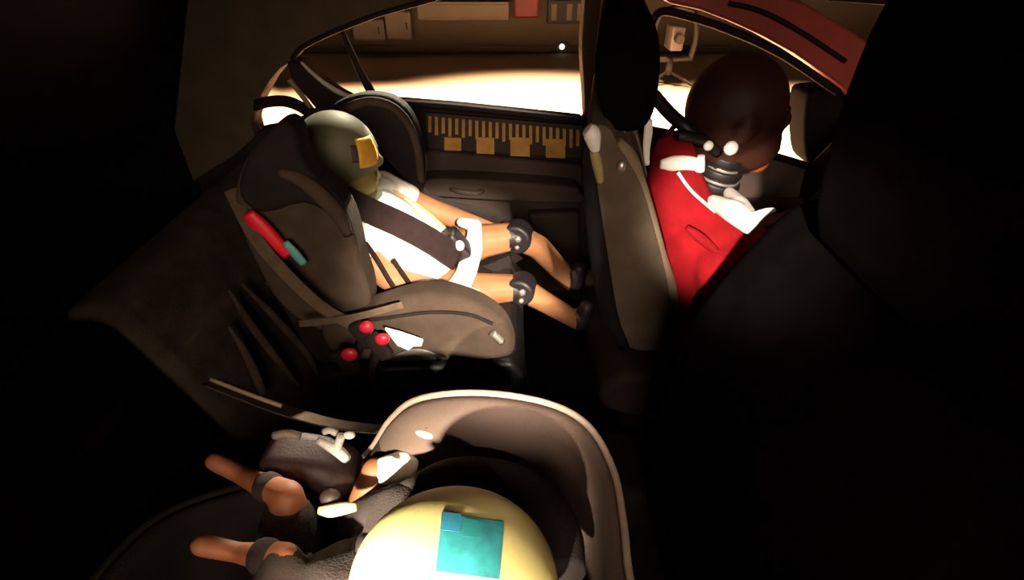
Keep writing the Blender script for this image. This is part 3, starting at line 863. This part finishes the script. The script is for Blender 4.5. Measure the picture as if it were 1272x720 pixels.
# ================================================================== DRIVER DUMMY
dd = thing('driver_dummy', 'adult crash test dummy in a red shirt with bare black ringed neck', 'crash dummy', (0.42, 0.97, 0.62))
DH = atY(914, 132, 0.97)
NB, NT = atY(884, 246, 0.97), atY(903, 182, 0.96)
sho = Vector((0.385, 0.97, 0.875))
pelv = Vector((0.40, 0.97, 0.66))
l_sh, r_sh = Vector((0.385, 0.775, 0.845)), Vector((0.385, 1.165, 0.845))
l_el, r_el = Vector((0.50, 0.74, 0.66)), Vector((0.50, 1.20, 0.66))
l_wr, r_wr = Vector((0.68, 0.80, 0.76)), Vector((0.68, 1.14, 0.76))
chains = [
    [(DH + Vector((-0.02, 0, -0.06)), 0.050), (NT, 0.040), (NB, 0.040), (sho, 0.05)],
    [(sho, 0.06), (pelv, 0.10)],
    [(l_sh, 0.045), (r_sh, 0.045)],
    [(l_sh, 0.045), (l_el, 0.038), (l_wr, 0.026)],
    [(r_sh, 0.045), (r_el, 0.038), (r_wr, 0.026)],
    [(pelv + Vector((0, -0.09, 0.02)), 0.075), (Vector((0.72, 0.86, 0.73)), 0.052), (Vector((0.82, 0.86, 0.50)), 0.040), (Vector((0.86, 0.86, 0.39)), 0.03)],
    [(pelv + Vector((0, 0.09, 0.02)), 0.075), (Vector((0.72, 1.08, 0.73)), 0.052), (Vector((0.82, 1.08, 0.50)), 0.040), (Vector((0.86, 1.08, 0.39)), 0.03)],
]
chains += hand_chain(l_wr, (0.8, 0.1, 0.35), (0, 1, 0), 1.6)
chains += hand_chain(r_wr, (0.8, -0.1, 0.35), (0, -1, 0), 1.6)
ells = [
    (DH, (0.091, 0.076, 0.093), (0, R(8), 0), 28, 20),
    (DH + Vector((0.042, 0, -0.062)), (0.056, 0.056, 0.062), (0, R(-8), 0)),
    (DH + Vector((0.094, 0, -0.022)), (0.016, 0.013, 0.022), (0, R(-15), 0)),
    (DH + Vector((0.092, 0, -0.074)), (0.010, 0.026, 0.006), (0, 0, 0)),
    (DH + Vector((-0.004, -0.078, -0.020)), (0.018, 0.009, 0.028), (0, R(8), 0)),
    (DH + Vector((-0.004, 0.078, -0.020)), (0.018, 0.009, 0.028), (0, R(8), 0)),
    (sho + Vector((0.01, 0, -0.08)), (0.10, 0.16, 0.12), (0, 0, 0)),
]
neck_mid = (NB + NT) / 2


def driver_assign(c):
    if (c - neck_mid).length < 0.055:
        return 1
    return 0


body('body', chains, ells, [M['driver_head'], M['rubber']], dd, 0.0065, 5, driver_assign)
for s in (-1, 1):
    link('eye', ellipsoid(DH + Vector((0.078, s * 0.032, 0.004)), (0.008, 0.013, 0.007), (0, 0, s * R(20)), 12, 8), M['rubber'], dd)
# chin piece with orange light painted into its colour
link('chin', ellipsoid(DH + Vector((0.060, -0.006, -0.098)), (0.026, 0.030, 0.026)), mat('orange_vinyl', (0.30, 0.07, 0.015), 0.6, 0.2, 30), dd)['label'] = 'orange-brown chin'
shirt = body('shirt', [
    [(sho + Vector((0.0, -0.10, -0.03)), 0.105), (pelv + Vector((0.0, -0.07, 0.0)), 0.12)],
    [(sho + Vector((0.0, 0.10, -0.03)), 0.105), (pelv + Vector((0.0, 0.07, 0.0)), 0.12)],
    [(sho + Vector((0.03, 0, -0.06)), 0.105), (pelv + Vector((0.03, 0, 0.0)), 0.12)],
    [(l_sh, 0.060), (r_sh, 0.060)],
    [(atY(836, 190, 0.93), 0.040), (atY(838, 230, 0.90), 0.055), (atY(850, 270, 0.90), 0.07)],
    [(atY(836, 190, 1.02), 0.040), (atY(838, 230, 1.02), 0.055), (atY(850, 270, 1.0), 0.07)],
    [(l_sh, 0.060), (l_el, 0.052)],
    [(r_sh, 0.060), (r_el, 0.052)],
], [], M['red_cloth'], dd, 0.007, 6)
wr = shirt
for v in wr.data.vertices:
    v.co += Vector(v.normal) * 0.006 * mnoise.noise(Vector((v.co.x * 9 + v.co.z * 14, v.co.y * 9, v.co.z * 6)))
ax = (NT - NB).normalized()
for k in range(4):
    f = 0.10 + 0.24 * k
    c = NB + (NT - NB) * f
    link('neck_ring', disc(c, ax + Vector((0.15, 0, 0)), 0.047 - 0.002 * k, 0.017, 24, bevel=0.004), M['rubber'], dd)
    link('neck_plate', disc(c + ax * 0.012, ax + Vector((0.15, 0, 0)), 0.043 - 0.002 * k, 0.005, 24, bevel=0.001), M['metal'], dd)
for a, b, Y, r_ in ((864, 227, 0.885, 0.011), (880, 181, 0.90, 0.009), (908, 184, 0.90, 0.013)):
    link('bolt', ellipsoid(atY(a, b, Y), (r_, r_ * 0.7, r_), (0, 0, 0), 14, 10), M['white_plastic'], dd)
link('neck_bracket', tube([atY(a, b, 0.875) for a, b in ((820, 204), (835, 203), (855, 203), (870, 205))], [0.008, 0.014, 0.014, 0.010], 12, 5, flat=0.6), M['white_plastic'], dd)['label'] = 'white flat bracket on the near shoulder'  # flattened white bar across the near shoulder
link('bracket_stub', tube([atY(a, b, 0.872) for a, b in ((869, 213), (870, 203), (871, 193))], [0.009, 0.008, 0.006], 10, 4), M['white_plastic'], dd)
# white cloth whose colour stands for light on the shoulder by the neck
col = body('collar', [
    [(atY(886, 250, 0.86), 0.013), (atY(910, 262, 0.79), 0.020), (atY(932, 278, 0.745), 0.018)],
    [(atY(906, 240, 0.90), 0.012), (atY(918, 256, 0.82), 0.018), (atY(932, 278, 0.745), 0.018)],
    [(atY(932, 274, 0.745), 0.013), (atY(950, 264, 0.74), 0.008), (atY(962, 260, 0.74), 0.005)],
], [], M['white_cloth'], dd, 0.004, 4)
link('shirt_seam', tube([atY(a, b, 0.835) for a, b in ((842, 214), (858, 236), (880, 256), (905, 276))], 0.003, 8, 5), M['white_cloth'], dd)
link('shirt_fold', tube([atY(a, b, Y) for a, b, Y in ((853, 282, 0.788), (872, 297, 0.775), (898, 318, 0.772))], [0.004, 0.009, 0.004], 10, 5), M['red_cloth'], dd)
# instrument cables between headrest and neck
for i, (pts, r_) in enumerate(((((812, 118, 0.98), (832, 141, 0.95), (852, 158, 0.92), (872, 176, 0.92)), 0.012),
                               (((828, 172, 0.95), (834, 161, 0.94), (842, 152, 0.93)), 0.005),
                               (((840, 168, 0.90), (856, 170, 0.90), (876, 176, 0.91), (892, 190, 0.92)), 0.010))):
    c = tube([atY(a, b, Y) for a, b, Y in pts], r_, 8, 5)
    lab = ('thick black cable running down from the headrest to the dummy neck', 'short thin black cable beside the thick one', 'black cable lying across the dummy shoulder to the neck')[i]
    o = link('instrument_cable', c, M['rubber'])
    tag(o, lab, 'cable', 'cables at the driver dummy')

# ================================================================== REAR FACING INFANT SEAT (near side)
ins = thing('infant_carrier', 'brown rear-facing infant shell with pale rim in the foreground', 'child seat', (-0.1, 0.25, 0.5))
far = [(-0.46, 0.36, 0.735), (-0.40, 0.43, 0.705), (-0.30, 0.455, 0.70), (-0.235, 0.46, 0.72), (-0.198, 0.46, 0.753), (-0.158, 0.46, 0.82), (-0.115, 0.46, 0.857), (-0.037, 0.46, 0.866),
       (0.045, 0.45, 0.858), (0.0926, 0.42, 0.851), (0.114, 0.36, 0.848), (0.116, 0.302, 0.842)]
loop = [Vector(p) for p in far] + [Vector((0.113, 0.25, 0.838))] + [Vector((x, 0.5 - y, z)) for x, y, z in reversed(far)] + [Vector((-0.475, 0.25, 0.745))]
rim = catmull(loop, 5, True)
bm = bmesh.new()
NR = 9
rings = []
for k in range(NR + 1):
    s = k / NR * math.pi / 2
    ring = []
    for p in rim:
        bx = max(-0.40, min(0.05, p.x * 0.86 - 0.01))
        b = Vector((bx, 0.25 + (p.y - 0.25) * 0.20, 0.565 + max(0, bx + 0.15) * 0.25))
        ring.append(bm.verts.new(Vector((p.x + (b.x - p.x) * (1 - math.cos(s)), p.y + (b.y - p.y) * (1 - math.cos(s)), p.z + (b.z - p.z) * math.sin(s)))))
    rings.append(ring)
n = len(rim)
for k in range(NR):
    for i in range(n):
        bm.faces.new((rings[k][i], rings[k][(i + 1) % n], rings[k + 1][(i + 1) % n], rings[k + 1][i]))
bm.faces.new(rings[-1])
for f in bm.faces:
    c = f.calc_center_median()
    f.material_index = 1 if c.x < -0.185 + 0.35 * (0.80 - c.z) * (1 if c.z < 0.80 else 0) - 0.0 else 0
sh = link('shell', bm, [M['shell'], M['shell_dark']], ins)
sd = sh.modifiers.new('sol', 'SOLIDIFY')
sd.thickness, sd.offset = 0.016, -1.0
rp = [p + Vector((0, 0, 0.003)) for p in rim]
i0 = next(i for i, p in enumerate(rp) if p.x > -0.235)
i1 = max(i for i, p in enumerate(rp) if p.x > -0.235)
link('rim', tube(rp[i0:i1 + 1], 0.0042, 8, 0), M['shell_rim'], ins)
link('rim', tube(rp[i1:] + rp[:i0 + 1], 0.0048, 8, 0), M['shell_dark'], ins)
# dark roll around the head, painting the shadow gap to the shell
gap_path = []
for p in (atZ(500, 614, 0.80), atZ(560, 594, 0.80), atZ(620, 598, 0.80), atZ(668, 622, 0.80), atZ(694, 662, 0.80), atZ(704, 715, 0.80)):
    gap_path.append(p)
link('head_pad', tube(gap_path, [0.014, 0.024, 0.026, 0.026, 0.026, 0.02], 12, 5), M['shell_dark'], ins)
link('base', profile([(-0.42, 0.495), (-0.40, 0.56), (-0.1, 0.575), (0.06, 0.60), (0.10, 0.56), (0.07, 0.50)], 0.10, 0.40, 0.02, 3), M['shell_dark'], ins)
# slot in the far wing with its pale tab
p = atY(531, 524, 0.452)
link('belt_slot', ellipsoid(p, (0.020, 0.010, 0.008), (0, R(20), 0), 16, 10), M['shell_dark'], ins)
link('slot_tab', ellipsoid(p + Vector((-0.003, -0.008, -0.013)), (0.014, 0.006, 0.007), (0, R(25), 0), 16, 10), M['shell_rim'], ins)
# handle hub and its clip hardware on the far side
hub = link('handle_hub', profile(xz([(336, 546), (352, 535), (392, 538), (430, 548), (452, 566), (440, 580), (392, 586), (350, 572)], 0.46), 0.40, 0.47, 0.022, 4, curve=3), M['plum'], ins)
link('hub_edge', tube([atY(a, b, 0.398) for a, b in ((340, 541), (356, 538), (374, 542))], 0.005, 8, 4), M['shell_rim'], hub)
bm = bmesh.new()
tube([atY(a, b, 0.395) for a, b in ((394, 546), (408, 553), (420, 560), (431, 570))], [0.004, 0.006, 0.007, 0.006], 8, 4, bm)
tube([atY(a, b, 0.395) for a, b in ((424, 541), (421, 550), (418, 559))], 0.005, 8, 4, bm)
tube([atY(a, b, 0.395) for a, b in ((402, 536), (410, 534), (418, 538))], 0.004, 8, 4, bm)
link('hub_clip', bm, M['white_plastic'], hub)
link('hub_bolt', ellipsoid(atY(434, 540, 0.395), (0.007, 0.005, 0.005), (0, 0, 0), 12, 8), M['white_plastic'], hub)
# vehicle belt across the infant seat
ib = thing('seat_belt', 'light brown belt stretched from the bench back to the infant shell', 'seat belt', atY(360, 510, 0.5))
link('webbing', strap([atY(a, b, Y) for a, b, Y in ((262, 474, 0.53), (300, 489, 0.52), (350, 508, 0.51), (400, 523, 0.50), (440, 530, 0.485), (475, 533, 0.475))], (0.1, 0.75, -0.55), 0.040, 0.003), M['strap_brown'], ib)
link('belt_edge', tube([atY(a, b, Y) for a, b, Y in ((262, 471, 0.53), (300, 486, 0.52), (350, 504, 0.51))], 0.0036, 8, 4), M['shell_rim'], ib)

# ================================================================== INFANT DUMMY
idm = thing('infant_dummy', 'infant crash test dummy with yellow head and turquoise patch in the near shell', 'crash dummy', (-0.1, 0.25, 0.62))
IH = Vector((-0.052, 0.228, 0.865))
IR = (0.094, 0.084, 0.086)
tors = Vector((-0.17, 0.25, 0.74))
ipel = Vector((-0.28, 0.25, 0.66))
k1, f1 = atZ(358, 616, 0.79), atZ(300, 590, 0.77)
k2, f2 = atZ(352, 694, 0.80), atZ(296, 686, 0.79)
w1 = atZ(466, 584, 0.77)
e1 = Vector((-0.20, 0.37, 0.72))
e2, w2 = Vector((-0.20, 0.12, 0.72)), Vector((-0.26, 0.16, 0.78))
ish1, ish2 = Vector((-0.13, 0.345, 0.78)), Vector((-0.13, 0.145, 0.78))
chains = [
    [(IH + Vector((-0.03, 0.01, -0.06)), 0.036), (tors, 0.05)],
    [(tors, 0.075), (ipel, 0.07)],
    [(ish1, 0.034), (ish2, 0.034)],
    [(ish1, 0.032), (e1, 0.025), (w1, 0.018)],
    [(ish2, 0.032), (e2, 0.025), (w2, 0.018)],
    [(ipel + Vector((0, 0.06, 0)), 0.05), (k1, 0.019), (f1, 0.012), (f1 + Vector((-0.035, 0.01, 0.015)), 0.012)],
    [(ipel + Vector((0, -0.05, 0)), 0.05), (k2, 0.018), (f2, 0.011), (f2 + Vector((-0.035, 0.0, 0.015)), 0.012)],
]
chains += hand_chain(w1, (0.85, 0.12, 0.2), (0.1, -1, 0), 0.72)
chains += hand_chain(w2, (-0.8, 0.2, 0.3), (0, 1, 0), 0.95)
ells = [
    (IH, IR, (0, 0, 0), 30, 22),
    (IH + Vector((-0.050, 0, -0.035)), (0.046, 0.056, 0.044), (0, 0, 0)),
    (IH + Vector((-0.096, 0, -0.012)), (0.011, 0.010, 0.012), (0, 0, 0)),
    (IH + Vector((-0.092, 0, -0.046)), (0.008, 0.022, 0.005), (0, 0, 0)),
    (IH + Vector((0.006, 0.083, -0.02)), (0.015, 0.009, 0.020), (0, 0, 0)),
    (IH + Vector((0.006, -0.083, -0.02)), (0.015, 0.009, 0.020), (0, 0, 0)),
]


def infant_assign(c):
    if (c - IH).length < 0.112:
        return 0
    return 1


body('body', chains, ells, [M['infant_head'], M['infant_skin']], idm, 0.0042, 5, infant_assign)
for s in (-1, 1):
    link('eye', ellipsoid(IH + Vector((-0.088, s * 0.032, 0.012)), (0.007, 0.011, 0.007), (0, 0, 0), 12, 8), M['dummy_joint'], idm)
body('suit', [
    [(tors + Vector((0.0, 0, 0)), 0.084), (ipel, 0.078)],
    [(ish1, 0.042), (ish2, 0.042)],
    [(ish1, 0.041), (ish1 + (e1 - ish1) * 0.9, 0.034)],
    [(ish2, 0.041), (ish2 + (e2 - ish2) * 0.9, 0.034)],
    [(ipel + Vector((0, 0.06, 0)), 0.056), (ipel + Vector((0, 0.06, 0)) + (k1 - ipel - Vector((0, 0.06, 0))) * 0.75, 0.034)],
    [(ipel + Vector((0, -0.05, 0)), 0.056), (ipel + Vector((0, -0.05, 0)) + (k2 - ipel - Vector((0, -0.05, 0))) * 0.96, 0.024)],
], [], M['infant_suit'], idm, 0.0055, 6)
mit = [[(a, r + 0.0022) for a, r in ch] for ch in hand_chain(w1, (0.85, 0.12, 0.2), (0.1, -1, 0), 0.72)]
body('mitten', mit, [], M['white_cloth'], idm, 0.0034, 3)['label'] = 'bright white mitten on the far hand'
for k, f in ((k1, f1), (k2, f2)):
    g = k + (f - k) * 0.40
    ax_ = (f - k).normalized()
    link('knee_joint', disc(g, ax_, 0.0185, 0.026, 20, bevel=0.008), M['infant_suit'], idm)
# turquoise patch of taped squares on the crown, laid on the surface of the head
def on_head(px, py):
    d, o = ray(px, py), Vector((0, 0, CZ)) - IH
    q = lambda a, b: sum(a[i] * b[i] / IR[i] ** 2 for i in range(3))
    A, B, Cc = q(d, d), q(d, o), q(o, o) - 1
    return Vector((0, 0, CZ)) + d * ((-B - math.sqrt(max(0.0, B * B - A * Cc))) / A)


def head_patch(c00, c10, c11, c01, off, n=16):
    bm = bmesh.new()
    g = []
    for i in range(n + 1):
        row = []
        for j in range(n + 1):
            u, v = i / n, j / n
            px = (c00[0] * (1 - u) + c10[0] * u) * (1 - v) + (c01[0] * (1 - u) + c11[0] * u) * v
            py = (c00[1] * (1 - u) + c10[1] * u) * (1 - v) + (c01[1] * (1 - u) + c11[1] * u) * v
            p = on_head(px, py)
            nr = Vector([(p - IH)[k] / IR[k] ** 2 for k in range(3)]).normalized()
            row.append((bm.verts.new(p + nr * off), bm.verts.new(p - nr * 0.003)))
        g.append(row)
    for i in range(n):
        for j in range(n):
            bm.faces.new([g[i][j][0], g[i + 1][j][0], g[i + 1][j + 1][0], g[i][j + 1][0]])
            bm.faces.new([g[i][j][1], g[i][j + 1][1], g[i + 1][j + 1][1], g[i + 1][j][1]])
    for i in range(n):
        for a, b in (((i, 0), (i + 1, 0)), ((i + 1, n), (i, n)), ((0, i + 1), (0, i)), ((n, i), (n, i + 1))):
            bm.faces.new([g[a[0]][a[1]][0], g[a[0]][a[1]][1], g[b[0]][b[1]][1], g[b[0]][b[1]][0]])
    return bm


pt_ = link('patch', head_patch((549, 638), (626, 648), (620, 719), (541, 709), 0.0005), M['turquoise'], idm, smooth=False)
pt_['label'] = 'turquoise tape patch on the crown'
link('patch_corner', head_patch((549, 636), (573, 639), (571, 661), (547, 658), 0.0009, 4), M['blue_tape'], pt_, smooth=False)['label'] = 'blue square at the corner of the patch'
link('patch_square', head_patch((577, 644), (598, 647), (596, 668), (575, 666), 0.0008, 4), mat('dark_turquoise_tape', (0.02, 0.24, 0.25), 0.6, 0.12, 45, 0), pt_, smooth=False)

# pale tongue and straps of the infant harness
ht = thing('harness_tongue', 'pale yellow metal tongue on the infant harness', 'buckle', atZ(420, 632, 0.80))
link('tongue', tube([atZ(a, b, 0.80) for a, b in ((396, 634), (410, 634), (428, 631), (444, 629))], [0.005, 0.0085, 0.008, 0.005], 10, 5, flat=0.8), M['pale_yellow'], ht)
link('tongue_grip', ellipsoid(atZ(410, 617, 0.80), (0.012, 0.010, 0.009), (0, 0, 0), 14, 10), M['plum'], ht)
